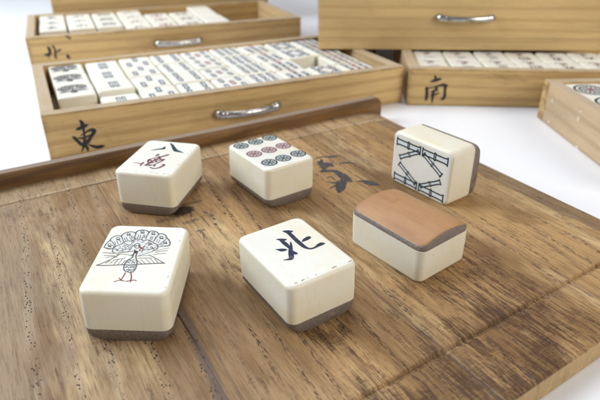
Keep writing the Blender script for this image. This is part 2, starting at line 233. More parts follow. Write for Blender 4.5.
def board_wood(name):
    n = N(name)
    v = n.coords(offset=False)
    x, y, z = n.sep(v)
    tan, brown, grey = (0.475, 0.285, 0.122), (0.225, 0.122, 0.044), (0.305, 0.212, 0.128)
    # the left third is weathered greyer
    left = n.math("ADD", x, n.math("MULTIPLY", n.noise(n.scaled(v, (0.25, 0.05, 1)), 1, 3), 6.0))
    c = n.mix(n.ramp(left, 3.5, 9.5), grey, tan)
    broad = n.noise(n.scaled(v, (0.50, 0.07, 1), (5, 0, 0)), 1.0, 4, 0.65, 0.3)
    c = n.mix(n.ramp(broad, 0.40, 0.62, 0, 0.85), c, brown)
    cloud = n.noise(n.scaled(v, (0.32, 0.20, 1), (11, 5, 0)), 1.0, 4, 0.6, 0.5)
    c = n.mix(n.ramp(cloud, 0.51, 0.66, 0, 0.72), c, (0.17, 0.085, 0.028))
    pale = n.noise(n.scaled(v, (0.55, 0.13, 1), (1, 9, 0)), 1.0, 4, 0.65)
    c = n.mix(n.ramp(pale, 0.50, 0.68, 0, 0.70), c, (0.63, 0.45, 0.235))
    # the strip at the right-hand end and a pale line on the arris of the far step
    mott = n.noise(n.scaled(v, (1.2, 0.5, 1), (0, 3, 0)), 1.0, 4, 0.65)
    c = n.mix(n.math("MULTIPLY", n.ramp(x, 17.32, 17.46), n.ramp(mott, 0.2, 0.8, 0.95, 0.55)), c, (0.185, 0.125, 0.078))
    fs = n.math("MULTIPLY", n.ramp(y, 21.40, 21.46), n.ramp(mott, 0.40, 0.60, 0.2, 0.75))
    c = n.mix(fs, c, (0.43, 0.30, 0.17))
    ar = n.math("MULTIPLY", n.ramp(y, 21.36, 21.44), n.ramp(y, 21.60, 21.50))
    c = n.mix(n.math("MULTIPLY", ar, n.ramp(n.noise(n.scaled(v, (0.35, 0.2, 1)), 1, 2), 0.35, 0.6, 0.15, 0.65)), c, (0.60, 0.47, 0.32))
    # grain
    fine = n.noise(n.scaled(v, (8, 0.30, 8)), 1.0, 5, 0.68)
    c = n.mix(n.ramp(fine, 0.46, 0.70, 0, 0.62), c, (0.175, 0.10, 0.052))
    hair = n.noise(n.scaled(v, (30, 1.6, 30)), 1.0, 4, 0.7)
    c = n.mix(n.ramp(hair, 0.48, 0.68, 0, 0.60), c, (0.115, 0.062, 0.030))
    lite = n.noise(n.scaled(v, (15, 0.5, 15), (4, 4, 4)), 1.0, 4, 0.65)
    c = n.mix(n.ramp(lite, 0.55, 0.74, 0, 0.32), c, (0.52, 0.37, 0.21))
    # growth rings: bands of open pores, wide and pale on the left, thin dashed lines further right
    wav = n.math("ADD", n.math("MULTIPLY", n.noise(n.scaled(v, (0.3, 0.10, 1), (7, 0, 0)), 1, 2), 1.1), 0.24)
    ph = n.math("ADD", n.math("SUBTRACT", x, n.math("MULTIPLY", y, 0.085)), wav)
    sn = n.math("SINE", n.math("MULTIPLY", ph, 6.2832 / 0.91), 0)
    isl = n.ramp(x, 4.4, 3.2)
    bandw = n.math("MULTIPLY", n.ramp(sn, 0.55, 0.85), isl)
    c = n.mix(n.math("MULTIPLY", n.math("MULTIPLY", bandw, n.ramp(mott, 0.3, 0.7)), 0.30), c, (0.43, 0.335, 0.235))
    pv = n.voronoi(n.scaled(v, (13, 8, 1)), 1.0)
    jit = n.noise(n.scaled(v, (5, 3, 1)), 1.0, 2)
    pore = n.math("MULTIPLY", n.math("MULTIPLY", n.ramp(pv, 0.36, 0.24), n.ramp(jit, 0.42, 0.50)), n.math("MULTIPLY", n.ramp(sn, 0.72, 0.88), isl))
    c = n.mix(n.math("MULTIPLY", pore, 0.92), c, (0.035, 0.022, 0.016))
    sn2 = n.math("SINE", n.math("MULTIPLY", ph, 6.2832 / 0.62), 0)
    bandn = n.math("MULTIPLY", n.ramp(sn2, 0.72, 0.92), n.ramp(x, 3.6, 4.8, 0.0, 1.0))
    dash = n.voronoi(n.scaled(v, (32, 5.0, 1), (3, 1, 0)), 1.0)
    dj = n.noise(n.scaled(v, (0.9, 0.22, 1), (8, 1, 0)), 1.0, 3)
    dashes = n.math("MULTIPLY", n.math("MULTIPLY", n.ramp(dash, 0.50, 0.30), n.ramp(dj, 0.42, 0.54)), bandn)
    c = n.mix(n.math("MULTIPLY", dashes, 0.9), c, (0.04, 0.026, 0.02))
    # old brown and violet-grey stains, broken up by the grain, most of them by the front edge
    near = n.ramp(y, 13.0, 6.8)
    mid = n.math("MULTIPLY", n.ramp(x, 4.0, 6.5), n.ramp(x, 14.6, 11.5))
    st = n.noise(n.scaled(v, (0.80, 0.40, 1), (0.7, 2.2, 0)), 1.0, 5, 0.72, 0.4)
    rag = n.noise(n.scaled(v, (11, 0.9, 1)), 1.0, 4, 0.75)
    rag2 = n.noise(n.scaled(v, (5, 18, 1), (2, 2, 0)), 1.0, 3, 0.7)
    brk = n.math("ADD", n.math("MULTIPLY", n.math("SUBTRACT", rag, 0.5), 0.95), n.math("MULTIPLY", n.math("SUBTRACT", rag2, 0.5), 0.30))
    sm = n.math("ADD", st, brk)
    sm = n.math("ADD", sm, n.math("MULTIPLY", n.math("MULTIPLY", near, mid), 0.215))
    c = n.mix(n.ramp(sm, 0.56, 0.86, 0, 0.90), c, (0.062, 0.027, 0.012))
    orange = n.math("ADD", n.noise(n.scaled(v, (0.9, 0.5, 1), (3.3, 1.2, 0)), 1.0, 4, 0.7), n.math("MULTIPLY", brk, 0.5))
    orange = n.math("ADD", orange, n.math("MULTIPLY", n.math("MULTIPLY", near, mid), 0.06))
    c = n.mix(n.ramp(orange, 0.60, 0.78, 0, 0.60), c, (0.21, 0.095, 0.035))
    vn = n.noise(n.scaled(v, (0.6, 0.45, 1), (6.1, 4.4, 0)), 1.0, 5, 0.7, 0.5)
    vm = n.math("ADD", vn, n.math("MULTIPLY", brk, 0.6))
    vm = n.math("ADD", vm, n.math("MULTIPLY", near, 0.04))
    c = n.mix(n.ramp(vm, 0.60, 0.80, 0, 0.60), c, (0.120, 0.088, 0.080))
    # dark dirt drawn along two seams
    for a0, sl, w, y0, y1, k in ((2.40, 0.08, 0.21, 13.4, 11.4, 0.92), (8.66, -0.01, 0.06, 11.5, 9.5, 0.70), (14.02, 0.0, 0.04, 21, 18, 0.4), (2.78, 0.08, 0.06, 12.5, 10.0, 0.55)):
        q = n.math("ABSOLUTE", n.math("ADD", n.math("SUBTRACT", x, n.math("ADD", n.math("MULTIPLY", y, sl), a0)), n.math("MULTIPLY", n.math("SUBTRACT", rag, 0.5), 0.22)), 0)
        mk = n.math("MULTIPLY", n.ramp(q, w, w * 0.25), n.math("MULTIPLY", n.ramp(y, y0, y1), n.ramp(hair, 0.2, 0.7, 1.0, 0.55)))
        c = n.mix(n.math("MULTIPLY", mk, k), c, (0.085, 0.068, 0.068))
    # soft near-black blots between the tiles, ragged along the grain
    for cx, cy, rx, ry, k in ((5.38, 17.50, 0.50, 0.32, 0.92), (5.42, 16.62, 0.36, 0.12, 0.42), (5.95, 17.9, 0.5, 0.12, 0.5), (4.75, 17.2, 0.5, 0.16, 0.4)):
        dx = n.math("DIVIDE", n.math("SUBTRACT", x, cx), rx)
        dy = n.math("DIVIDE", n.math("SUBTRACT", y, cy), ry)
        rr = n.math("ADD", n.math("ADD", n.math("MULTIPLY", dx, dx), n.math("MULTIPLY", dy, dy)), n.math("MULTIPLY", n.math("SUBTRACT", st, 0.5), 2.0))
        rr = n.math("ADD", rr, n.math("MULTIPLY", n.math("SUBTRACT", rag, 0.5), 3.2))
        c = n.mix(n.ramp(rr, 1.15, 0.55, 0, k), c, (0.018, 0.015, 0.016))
    # fine cross-cut scratches over the front strip
    cr = n.noise(n.scaled(v, (1.3, 30, 1)), 1.0, 3, 0.6)
    crm = n.math("MULTIPLY", n.ramp(cr, 0.58, 0.72), n.ramp(y, 8.2, 7.0, 0.0, 0.10))
    c = n.mix(crm, c, (0.54, 0.40, 0.25))
    # paler, yellower tone on the front edge
    c = n.mix(n.math("MULTIPLY", n.ramp(z, 0.715, 0.66), n.ramp(y, 6.5, 6.2, 0, 0.7)), c, (0.50, 0.345, 0.165))
    h = n.math("ADD", n.math("MULTIPLY", fine, 0.8), n.math("MULTIPLY", hair, 0.5))
    h = n.math("SUBTRACT", h, n.math("MULTIPLY", n.math("MAXIMUM", pore, dashes), 1.6))
    n.bump(h, 0.55, 0.035)
    return n.out(c, n.ramp(fine, 0.3, 0.7, 0.48, 0.64), 0.30)


def rail_wood(name):
    n = N(name)
    v = n.coords(offset=False)
    big = n.noise(n.scaled(v, (0.16, 1.5, 1.5)), 1.0, 4, 0.6)
    fine = n.noise(n.scaled(v, (0.5, 12, 12)), 1.0, 4, 0.6)
    c = n.mix(n.ramp(big, 0.35, 0.7), (0.235, 0.118, 0.036), (0.085, 0.038, 0.013))
    c = n.mix(n.ramp(fine, 0.45, 0.75, 0, 0.55), c, (0.07, 0.03, 0.012))
    # light on the top painted in as a paler, greyer tone
    geo = n.add("ShaderNodeNewGeometry")
    nz = n.sep(geo.outputs["Normal"])[2]
    c = n.mix(n.ramp(nz, 0.5, 0.95, 0, 0.85), c, (0.27, 0.205, 0.155))
    n.bump(fine, 0.4, 0.03)
    return n.out(c, 0.5, 0.35)


def bone(name, base=(0.755, 0.715, 0.60), sss=0.18):
    n = N(name)
    v = n.coords()
    cl = n.noise(n.scaled(v, (0.7, 0.7, 1.6)), 1.0, 3)
    c = n.mix(n.ramp(cl, 0.35, 0.7), base, (base[0] * 0.985, base[1] * 0.955, base[2] * 0.87))
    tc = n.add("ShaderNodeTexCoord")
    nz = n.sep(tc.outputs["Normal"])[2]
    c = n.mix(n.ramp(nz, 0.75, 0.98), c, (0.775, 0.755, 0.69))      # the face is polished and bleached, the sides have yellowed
    yl = n.noise(n.scaled(v, (0.5, 0.5, 0.9), (4, 4, 4)), 1.0, 4, 0.6)
    c = n.mix(n.ramp(yl, 0.48, 0.75, 0, 0.5), c, (base[0] * 0.97, base[1] * 0.90, base[2] * 0.72))
    # haversian specks and faint vertical streaks
    st = n.noise(n.scaled(v, (9, 9, 0.8)), 1.0, 3, 0.6)
    c = n.mix(n.ramp(st, 0.54, 0.78, 0, 0.22), c, (base[0] * 0.80, base[1] * 0.74, base[2] * 0.58))
    sp = n.voronoi(n.scaled(v, (5.5, 5.5, 3)), 1.0)
    sj = n.noise(n.scaled(v, (1.8, 1.8, 1.8), (3, 3, 3)), 1.0, 2)
    m = n.math("MULTIPLY", n.ramp(sp, 0.14, 0.05), n.ramp(sj, 0.56, 0.62, 0, 0.45))
    c = n.mix(m, c, (0.35, 0.27, 0.17))
    hl = n.noise(n.scaled(v, (1.3, 1.3, 0.16), (8, 8, 8)), 1.0, 2, 0.45, 0.2)
    ln = n.ramp(n.math("ABSOLUTE", n.math("SUBTRACT", hl, 0.53), 0), 0.006, 0.001, 0, 0.10)
    c = n.mix(ln, c, (0.50, 0.41, 0.27))                      # hairline crazing
    gr = n.noise(n.scaled(v, (1.6, 1.6, 1.6), (2, 6, 4)), 1.0, 5, 0.7)
    c = n.mix(n.ramp(gr, 0.60, 0.80, 0, 0.30), c, (0.56, 0.48, 0.33))
    n.b.inputs["Subsurface Weight"].default_value = sss
    n.b.inputs["Subsurface Radius"].default_value = (1.0, 0.7, 0.4)
    n.b.inputs["Subsurface Scale"].default_value = 0.0016
    w = n.noise(n.scaled(v, (2.5, 2.5, 2.5)), 1.0, 3)
    n.bump(w, 0.10, 0.03)
    return n.out(c, n.ramp(w, 0.3, 0.7, 0.30, 0.42), 0.42)


def bamboo_fibre(name):
    n = N(name)
    v = n.coords()
    f = n.noise(n.scaled(v, (22, 1.0, 22)), 1.0, 4, 0.65)
    d = n.voronoi(n.scaled(v, (26, 9, 26)), 1.0)
    c = n.mix(n.ramp(f, 0.35, 0.7), (0.235, 0.190, 0.160), (0.165, 0.130, 0.108))
    c = n.mix(n.ramp(d, 0.42, 0.16, 0, 0.65), c, (0.065, 0.050, 0.042))
    g = n.noise(n.scaled(v, (1.1, 0.8, 1.3)), 1.0, 4, 0.6)
    c = n.mix(n.ramp(g, 0.57, 0.72, 0, 0.75), c, (0.060, 0.040, 0.028))
    w = n.noise(n.scaled(v, (3, 1.6, 6), (5, 5, 5)), 1.0, 3)
    c = n.mix(n.ramp(w, 0.62, 0.70, 0, 0.5), c, (0.36, 0.27, 0.19))
    n.bump(f, 0.4, 0.03)
    return n.out(c, 0.55, 0.28)


def bamboo_skin(name):
    n = N(name)
    v = n.coords()
    f = n.noise(n.scaled(v, (20, 0.5, 20)), 1.0, 4, 0.6)
    b = n.noise(n.scaled(v, (0.9, 0.35, 1)), 1.0, 3)
    c = n.mix(n.ramp(b, 0.35, 0.7), (0.43, 0.232, 0.105), (0.34, 0.172, 0.075))
    c = n.mix(n.ramp(f, 0.48, 0.75, 0, 0.30), c, (0.25, 0.11, 0.05))
    sc = n.noise(n.scaled(v, (6, 1.2, 1), (9, 2, 0)), 1.0, 4, 0.7)
    c = n.mix(n.ramp(sc, 0.60, 0.72, 0, 0.45), c, (0.56, 0.33, 0.18))
    dk = n.noise(n.scaled(v, (0.7, 0.5, 1), (3, 6, 0)), 1.0, 4, 0.65)
    c = n.mix(n.ramp(dk, 0.58, 0.76, 0, 0.5), c, (0.20, 0.09, 0.045))
    n.bump(f, 0.12, 0.02)
    return n.out(c, 0.42, 0.40)


def ink(name, col, wear=0.25, back=(0.5, 0.45, 0.36), rough=0.45):
    n = N(name)
    v = n.coords()
    f = n.noise(n.scaled(v, (7, 7, 7)), 1.0, 3, 0.65)
    c = n.mix(n.ramp(f, 0.52, 0.75, 0, wear), col, back)
    return n.out(c, rough, 0.3)


def metal(name):
    n = N(name)
    v = n.coords()
    f = n.noise(n.scaled(v, (3, 3, 3)), 1.0, 4, 0.6)
    c = n.mix(n.ramp(f, 0.45, 0.7), (0.56, 0.555, 0.55), (0.25, 0.235, 0.22))
    n.b.inputs["Metallic"].default_value = 1.0
    return n.out(c, n.ramp(f, 0.4, 0.7, 0.14, 0.34), 0.5)


def table_paper(name):
    n = N(name)
    v = n.coords()
    f = n.noise(n.scaled(v, (0.06, 0.06, 0.06)), 1.0, 3)
    c = n.mix(n.ramp(f, 0.3, 0.7), (0.855, 0.86, 0.895), (0.84, 0.848, 0.885))
    return n.out(c, 0.30, 0.40)


M = {}
PALE = (0.66, 0.452, 0.198)
M["drawer_x"] = drawer_wood("pale_wood_along", 0, PALE, (0.33, 0.185, 0.072), stain=0.62)
M["drawer_y"] = drawer_wood("pale_wood_deep", 1, (0.54, 0.385, 0.205), (0.31, 0.19, 0.088))
M["drawer_flecked"] = drawer_wood("flecked_wood_deep", 1, (0.53, 0.385, 0.235), (0.36, 0.235, 0.13), (0.80, 0.76, 0.66), 0.3)
M["cabinet_x"] = drawer_wood("cabinet_wood_along", 0, (0.68, 0.475, 0.220), (0.42, 0.255, 0.105), stain=0.25)
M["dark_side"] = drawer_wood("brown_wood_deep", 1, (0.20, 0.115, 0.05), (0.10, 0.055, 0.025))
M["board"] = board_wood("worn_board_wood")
M["rail"] = rail_wood("dark_rail_wood")
M["bone"] = bone("bone")
M["bone_drawer"] = bone("bone_drawer", (0.77, 0.745, 0.66), 0.0)
M["fibre"] = bamboo_fibre("bamboo_fibre")
M["skin"] = bamboo_skin("bamboo_skin")
M["ink_black"] = ink("black_ink", (0.02, 0.02, 0.024), 0.15)
M["ink_blue"] = ink("navy_ink", (0.012, 0.018, 0.05), 0.15)
M["ink_line"] = ink("grey_line_ink", (0.07, 0.07, 0.08), 0.35)
M["ink_teal"] = ink("teal_ink", (0.016, 0.034, 0.052), 0.2)
M["ink_green"] = ink("green_ink", (0.022, 0.045, 0.042), 0.25)
M["ink_red"] = ink("red_ink", (0.23, 0.05, 0.045), 0.3)
M["ink_maroon"] = ink("maroon_ink", (0.145, 0.03, 0.06), 0.4)
M["ink_rose"] = ink("rose_ink", (0.24, 0.055, 0.065), 0.3)
M["ink_fill"] = ink("pale_blue_fill", (0.68, 0.705, 0.71), 0.3)
M["dot_fill"] = ink("grey_green_fill", (0.42, 0.45, 0.43), 0.3)
M["ink_soft"] = ink("soft_grey_blue_ink", (0.085, 0.10, 0.125), 0.3)
M["ink_cane"] = ink("dark_green_ink", (0.014, 0.026, 0.032), 0.12)
M["chip"] = ink("edge_wear", (0.36, 0.27, 0.16), 0.8, (0.6, 0.5, 0.36), 0.6)
M["brush"] = ink("brush_ink", (0.022, 0.024, 0.028), 0.5, (0.16, 0.12, 0.08), 0.5)
M["brush_faded"] = ink("faded_brush_ink", (0.05, 0.05, 0.056), 1.0, (0.20, 0.135, 0.075), 0.55)
M["blot"] = ink("dark_blot", (0.012, 0.012, 0.016), 0.25, (0.08, 0.055, 0.04), 0.45)
M["blot_faint"] = ink("faint_ink_blot", (0.09, 0.08, 0.08), 1.0, (0.28, 0.19, 0.11), 0.6)
M["wash"] = ink("pale_grey_wash", (0.655, 0.655, 0.64), 0.8, (0.74, 0.73, 0.68))
M["metal"] = metal("nickel")
M["table"] = table_paper("white_tabletop")


# ------------------------------------------------------------------ mesh helpers
class MB:
    def __init__(self):
        self.v, self.f, self.mi, self.sm, self.mats = [], [], [], [], []

    def mat(self, m):
        if m not in self.mats:
            self.mats.append(m)
        return self.mats.index(m)

    def face(self, idx, m, smooth=False):
        self.f.append(tuple(idx))
        self.mi.append(self.mat(m))
        self.sm.append(smooth)

    def pt(self, p):
        self.v.append((p[0] * U, p[1] * U, p[2] * U))
        return len(self.v) - 1

    def loop(self, pts):
        return [self.pt(p) for p in pts]

    def bridge(self, a, b, m, smooth=True):
        n = len(a)
        for i in range(n):
            self.face((a[i], a[(i + 1) % n], b[(i + 1) % n], b[i]), m, smooth)

    def box(self, lo, hi, m, bevel=0.05, seg=2, wob=0.0):
        bm = bmesh.new()
        bmesh.ops.create_cube(bm, size=1)
        for v in bm.verts:
            v.co = Vector([lo[i] + (v.co[i] + 0.5) * (hi[i] - lo[i]) for i in range(3)])
        if bevel:
            bmesh.ops.bevel(bm, geom=bm.edges[:], offset=bevel, segments=seg, profile=0.5, affect="EDGES")
        off = len(self.v)
        bm.verts.index_update()
        for v in bm.verts:
            self.pt(v.co)
        for f in bm.faces:
            self.face([off + v.index for v in f.verts], m, False)
        bm.free()

    def build(self, name, parent=None, sharp=None):
        me = bpy.data.meshes.new(name)
        me.from_pydata(self.v, [], self.f)
        for m in self.mats:
            me.materials.append(M[m])
        me.polygons.foreach_set("material_index", self.mi)
        me.polygons.foreach_set("use_smooth", self.sm)
        if sharp:
            me.set_sharp_from_angle(angle=math.radians(sharp))
        me.update()
        o = bpy.data.objects.new(name, me)
        COL.objects.link(o)
        if parent:
            o.parent = parent
        return o


def thing(name, label, cat, loc=(0, 0, 0), rot=0.0, group=None, mat=None):
    o = bpy.data.objects.new(name, None)
    COL.objects.link(o)
    o.empty_display_size = 0.01
    if mat is not None:
        o.matrix_world = mat
    else:
        o.location = Vector(loc) * U
        o.rotation_euler = (0, 0, math.radians(rot))
    tag(o, label, cat, group)
    return o


def tag(o, label, cat, group=None):
    o["label"] = label
    o["category"] = cat
    if group:
        o["group"] = group


def rounded(hx, hy, r, z, seg=6, nx=0):
    r = max(r, 0.01)
    pts = []
    for cx, cy, a0 in ((hx - r, hy - r, 0), (-hx + r, hy - r, 90), (-hx + r, -hy + r, 180), (hx - r, -hy + r, 270)):
        for k in range(seg + 1):
            a = math.radians(a0 + 90 * k / seg)
            pts.append((cx + r * math.cos(a), cy + r * math.sin(a), z))
        if nx and a0 in (0, 180):                    # extra points along the short sides
            x0, y0 = pts[-1][:2]
            for k in range(1, nx):
                pts.append((x0 - 2 * x0 * k / nx, y0, z))
    return pts


def smooth_path(st, n=5):
    if len(st) == 2:
        return [tuple(st[0][j] + (st[1][j] - st[0][j]) * k / 3 for j in range(3)) for k in range(4)]
    out = []
    for i in range(len(st) - 1):
        p0, p1, p2, p3 = st[max(i - 1, 0)], st[i], st[i + 1], st[min(i + 2, len(st) - 1)]
        for k in range(n):
            t = k / n
            q = [0.5 * (2 * p1[j] + (p2[j] - p0[j]) * t + (2 * p0[j] - 5 * p1[j] + 4 * p2[j] - p3[j]) * t * t
                        + (3 * p1[j] - p0[j] - 3 * p2[j] + p3[j]) * t ** 3) for j in range(3)]
            q[2] = max(q[2], 0.006)
            out.append(tuple(q))
    out.append(tuple(st[-1]))
    return out


def ribbon(mb, st, m, place, k=0, thin=1.0, ragged=0.0):
    """one brush or pen stroke of (x, y, width) points as a flat strip; place maps (x, y, height) to 3-D"""
    h = 0.0025 + 0.0012 * (k % 7)
    p = smooth_path(st)
    Lr, Rr = [], []
    n = len(p)
    for i in range(n):
        a, b = p[max(i - 1, 0)], p[min(i + 1, n - 1)]
        dx, dy = b[0] - a[0], b[1] - a[1]
        d = math.hypot(dx, dy) or 1.0
        w = p[i][2] * 0.5 * thin
        wl = w * (1 + ragged * random.uniform(-1, 1))
        wr = w * (1 + ragged * random.uniform(-1, 1))
        Lr.append((p[i][0] - dy / d * wl, p[i][1] + dx / d * wl))
        Rr.append((p[i][0] + dy / d * wr, p[i][1] - dx / d * wr))
    vl = [mb.pt(place(x, y, h)) for x, y in Lr]
    vr = [mb.pt(place(x, y, h)) for x, y in Rr]
    for i in range(n - 1):
        mb.face((vr[i], vr[i + 1], vl[i + 1], vl[i]), m)
    for (q, prev, e) in ((p[-1], p[-2], 1), (p[0], p[1], 0)):        # rounded ends
        ang = math.atan2(q[1] - prev[1], q[0] - prev[0])
        w = q[2] * 0.5 * thin
        arc = [(q[0] + w * math.cos(ang - math.pi / 2 + math.pi * j / 4),
                q[1] + w * math.sin(ang - math.pi / 2 + math.pi * j / 4)) for j in range(1, 4)]
        mid = [mb.pt(place(x, y, h)) for x, y in arc]
        mb.face([vr[-1]] + mid + [vl[-1]] if e else [vl[0]] + mid + [vr[0]], m)


def disc(mb, x, y, r0, r1, m, place, k=0, seg=20):
    h = 0.0025 + 0.0012 * (k % 7)
    o = [mb.pt(place(x + r1 * math.cos(2 * math.pi * i / seg), y + r1 * math.sin(2 * math.pi * i / seg), h)) for i in range(seg)]
    if r0 <= 0:
        mb.face(o, m)
        return
    n = [mb.pt(place(x + r0 * math.cos(2 * math.pi * i / seg), y + r0 * math.sin(2 * math.pi * i / seg), h)) for i in range(seg)]
    for i in range(seg):
        mb.face((o[i], o[(i + 1) % seg], n[(i + 1) % seg], n[i]), m)


def bamboo_stick(mb, a, b, w, m, place, fill="ink_fill", t=0.05, k=0):
    """a jointed bamboo cane drawn in outline: flared ends and a flared knot half way"""
    ax, ay = a
    bx, by = b
    L = math.hypot(bx - ax, by - ay)
    ux, uy = (bx - ax) / L, (by - ay) / L
    P = lambda s, o: (ax + ux * s - uy * o, ay + uy * s + ux * o)
    if fill:
        c = [P(0, -w / 2), P(L, -w / 2), P(L, w / 2), P(0, w / 2)]
        mb.face([mb.pt(place(x, y, 0.0015)) for x, y in c], fill)
    h = w / 2
    for sg in (-1, 1):
        e = [(0, h * 1.25), (L * .08, h * .85), (L * .44, h * .85), (L * .5, h * 1.25), (L * .56, h * .85), (L * .92, h * .85), (L, h * 1.25)]
        ribbon(mb, [(*P(s, sg * o), t) for s, o in e], m, place, k + (sg > 0))
    ribbon(mb, [(*P(0, -h * 1.3), t), (*P(0, h * 1.3), t)], m, place, k + 2)
    ribbon(mb, [(*P(L, -h * 1.3), t), (*P(L, h * 1.3), t)], m, place, k + 3)
    ribbon(mb, [(*P(L * .47, -h), t * .8), (*P(L * .47, h), t * .8)], m, place, k + 4)
    ribbon(mb, [(*P(L * .53, -h), t * .8), (*P(L * .53, h), t * .8)], m, place, k + 5)


def bone_block(mb, W, L, z0, z1, m="bone", rc=0.25, rt=0.12, seg=7, wob=None):
    prof = [(z0, 0.0), (z0 + 0.3 * (z1 - z0), -0.006), (z1 - rt, 0.0)]
    for k in range(1, 6):
        a = math.pi / 2 * k / 5
        prof.append((z1 - rt + rt * math.sin(a), rt * (1 - math.cos(a))))
    prof.append((z1, rt + 0.02))
    rings = []
    for z, ins in prof:
        ring = rounded(W / 2 - ins, L / 2 - ins, rc - ins * 0.4, z, seg)
        if wob:
            ring = [(x + wob(x, y, z, 0), y + wob(x, y, z, 1), zz + (wob(x, y, z, 2) if 0 < ins < rt else 0)) for x, y, zz in ring]
        rings.append(mb.loop(ring))
    for a, b in zip(rings, rings[1:]):
        mb.bridge(a, b, m)
    mb.face(rings[-1], m, True)
    mb.face(rings[0][::-1], m)


def bamboo_back(mb, W, L, z0, TM, TE, rc=0.26, seg=7, ex=3.0, sag=0.0):
    bot = lambda x: (TM - TE + sag) * min(1.0, abs(2 * x / W)) ** ex - sag
    out = rounded(W / 2 - 0.008, L / 2 - 0.008, rc, z0 - 0.002, seg, 8)
    rings = [mb.loop(out)]
    low = [(x, y, bot(x) + 0.05) for x, y, _ in rounded(W / 2 - 0.012, L / 2 - 0.012, rc, 0, seg, 8)]
    rings.append(mb.loop(low))
    mb.bridge(rings[1], rings[0], "fibre")
    for k, ins in enumerate((0.05, 0.12, 0.35, 0.6, 0.85)):
        r = rounded(max(W / 2 - ins, 0.03), L / 2 - ins, max(rc - ins * .4, .03), 0, seg, 8)
        rings.append(mb.loop([(x, y, bot(x) + (0.015 if k == 0 else 0)) for x, y, _ in r]))
        mb.bridge(rings[-1], rings[-2], "fibre" if k == 0 else "skin")
    # last strip: quads across the narrow middle
    last = rings[-1]
    n = len(last) // 2                                # close the narrow middle with quads across it
    q = last[seg + 8:] + last[:seg + 8]              # starts after the far short side
    half = len(q) // 2
    for i in range(half - 1):
        a, b2, c2, d2 = q[i], q[i + 1], q[-2 - i], q[-1 - i]
        mb.face((a, d2, c2, b2), "skin", True)


def wobbler(seed, amp=0.008):
    r = random.Random(seed)
    ph = [[r.uniform(0, 6.28) for _ in range(3)] for _ in range(3)]
    return lambda x, y, z, ax: amp * (math.sin(2.1 * x + ph[ax][0]) + math.sin(3.3 * y + ph[ax][1]) + 0.6 * math.sin(4 * x + 5 * y + 3 * z + ph[ax][2])) * 0.5


# ------------------------------------------------------------------ the surface: white tabletop
TZ = -0.75
mb = MB()
mb.box((-160, -60, TZ - 3), (160, 190, TZ), "table", 0.3)
table = mb.build("table")
table["kind"] = "structure"

# ------------------------------------------------------------------ the sliding lid used as a board
ROT = 31.0
lid = thing("sliding_board", "worn brown wooden sliding board lying flat under the six loose tiles", "wooden board", (0, 0, TZ), ROT)
LZ = -TZ                      # height of the top face in the lid's own coordinates


def lid_panel():
    mb = MB()
    G0 = 7.18
    ns = [(5.12, -0.10, 1), (5.15, -0.035, 1), (5.24, -0.012, 1), (5.6, -0.01, 1), (6.3, -0.008, 1), (G0 - 0.17, -0.01, 1), (G0 - 0.12, -0.075, 1),
          (G0 - 0.03, -0.09, 1), (G0 + 0.02, -0.012, 1), (G0 + 0.07, 0.0, 1)]
    ns += [(G0 + 0.3 + 0.6 * k, 0.0, max(0.0, 1 - k / 5)) for k in range(0, 23)]
    ns += [(21.36, 0, 0), (21.43, -0.03, 0), (21.46, 0.02, 0), (21.50, 0.035, 0), (21.8, 0.03, 0), (22.2, 0.03, 0), (22.766, 0.03, 0)]
    ss = [(-5.0, -0.22), (-4.97, -0.14), (-3.95, -0.005), (-3.85, 0)]
    for j in (-2.2, 3.22, 8.66, 14.0):
        ss += [(j - 2.4, 0), (j - 1.2, 0), (j - 0.045, 0), (j, -0.035), (j + 0.045, 0), (j + 1.2, 0), (j + 2.4, 0)]
    ss = [s for s in ss if not (s[0] > 17.3)]
    ss += [(17.3, 0), (17.42, -0.012), (18.36, -0.10), (18.45, -0.16)]
    ss.sort()
    top = []
    for s, zs in ss:
        row = []
        for nn, zn, sh in ns:
            n = nn + 0.044 * (s - 8.9) * sh
            jz = zs if not (-3.8 < s < 17.2) else zs * (0.45 + 0.55 * (0.5 + 0.5 * math.sin(n * 0.9 + s)))
            row.append(mb.pt((s, n, LZ + zn + jz + 0.006 * math.sin(0.7 * s + 0.5 * n))))
        top.append(row)
    for i in range(len(ss) - 1):
        for j in range(len(ns) - 1):
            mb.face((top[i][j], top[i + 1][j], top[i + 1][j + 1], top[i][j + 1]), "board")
    # edges and underside
    edge = [top[i][0] for i in range(len(ss))] + top[-1][1:] + [top[i][-1] for i in range(len(ss) - 2, -1, -1)] + top[0][-2:0:-1]
    low = [mb.pt((mb.v[i][0] / U, mb.v[i][1] / U, 0.03)) for i in edge]
    mb.bridge(low, edge, "board", False)
    mb.face(low[::-1], "board")
    place = lambda x, y, h: (x, y, LZ + h + 0.006 * math.sin(0.7 * x + 0.5 * y) + 0.002)
    for k, s in enumerate(ART["boardink"]):
        ribbon(mb, s, "brush_faded", place, k, 1.02, 0.16)
    for k, s in enumerate(ART["boardfaint"][2:]):
        ribbon(mb, s, "blot_faint", place, k, 0.9, 0.25)
    return mb.build("panel", lid)


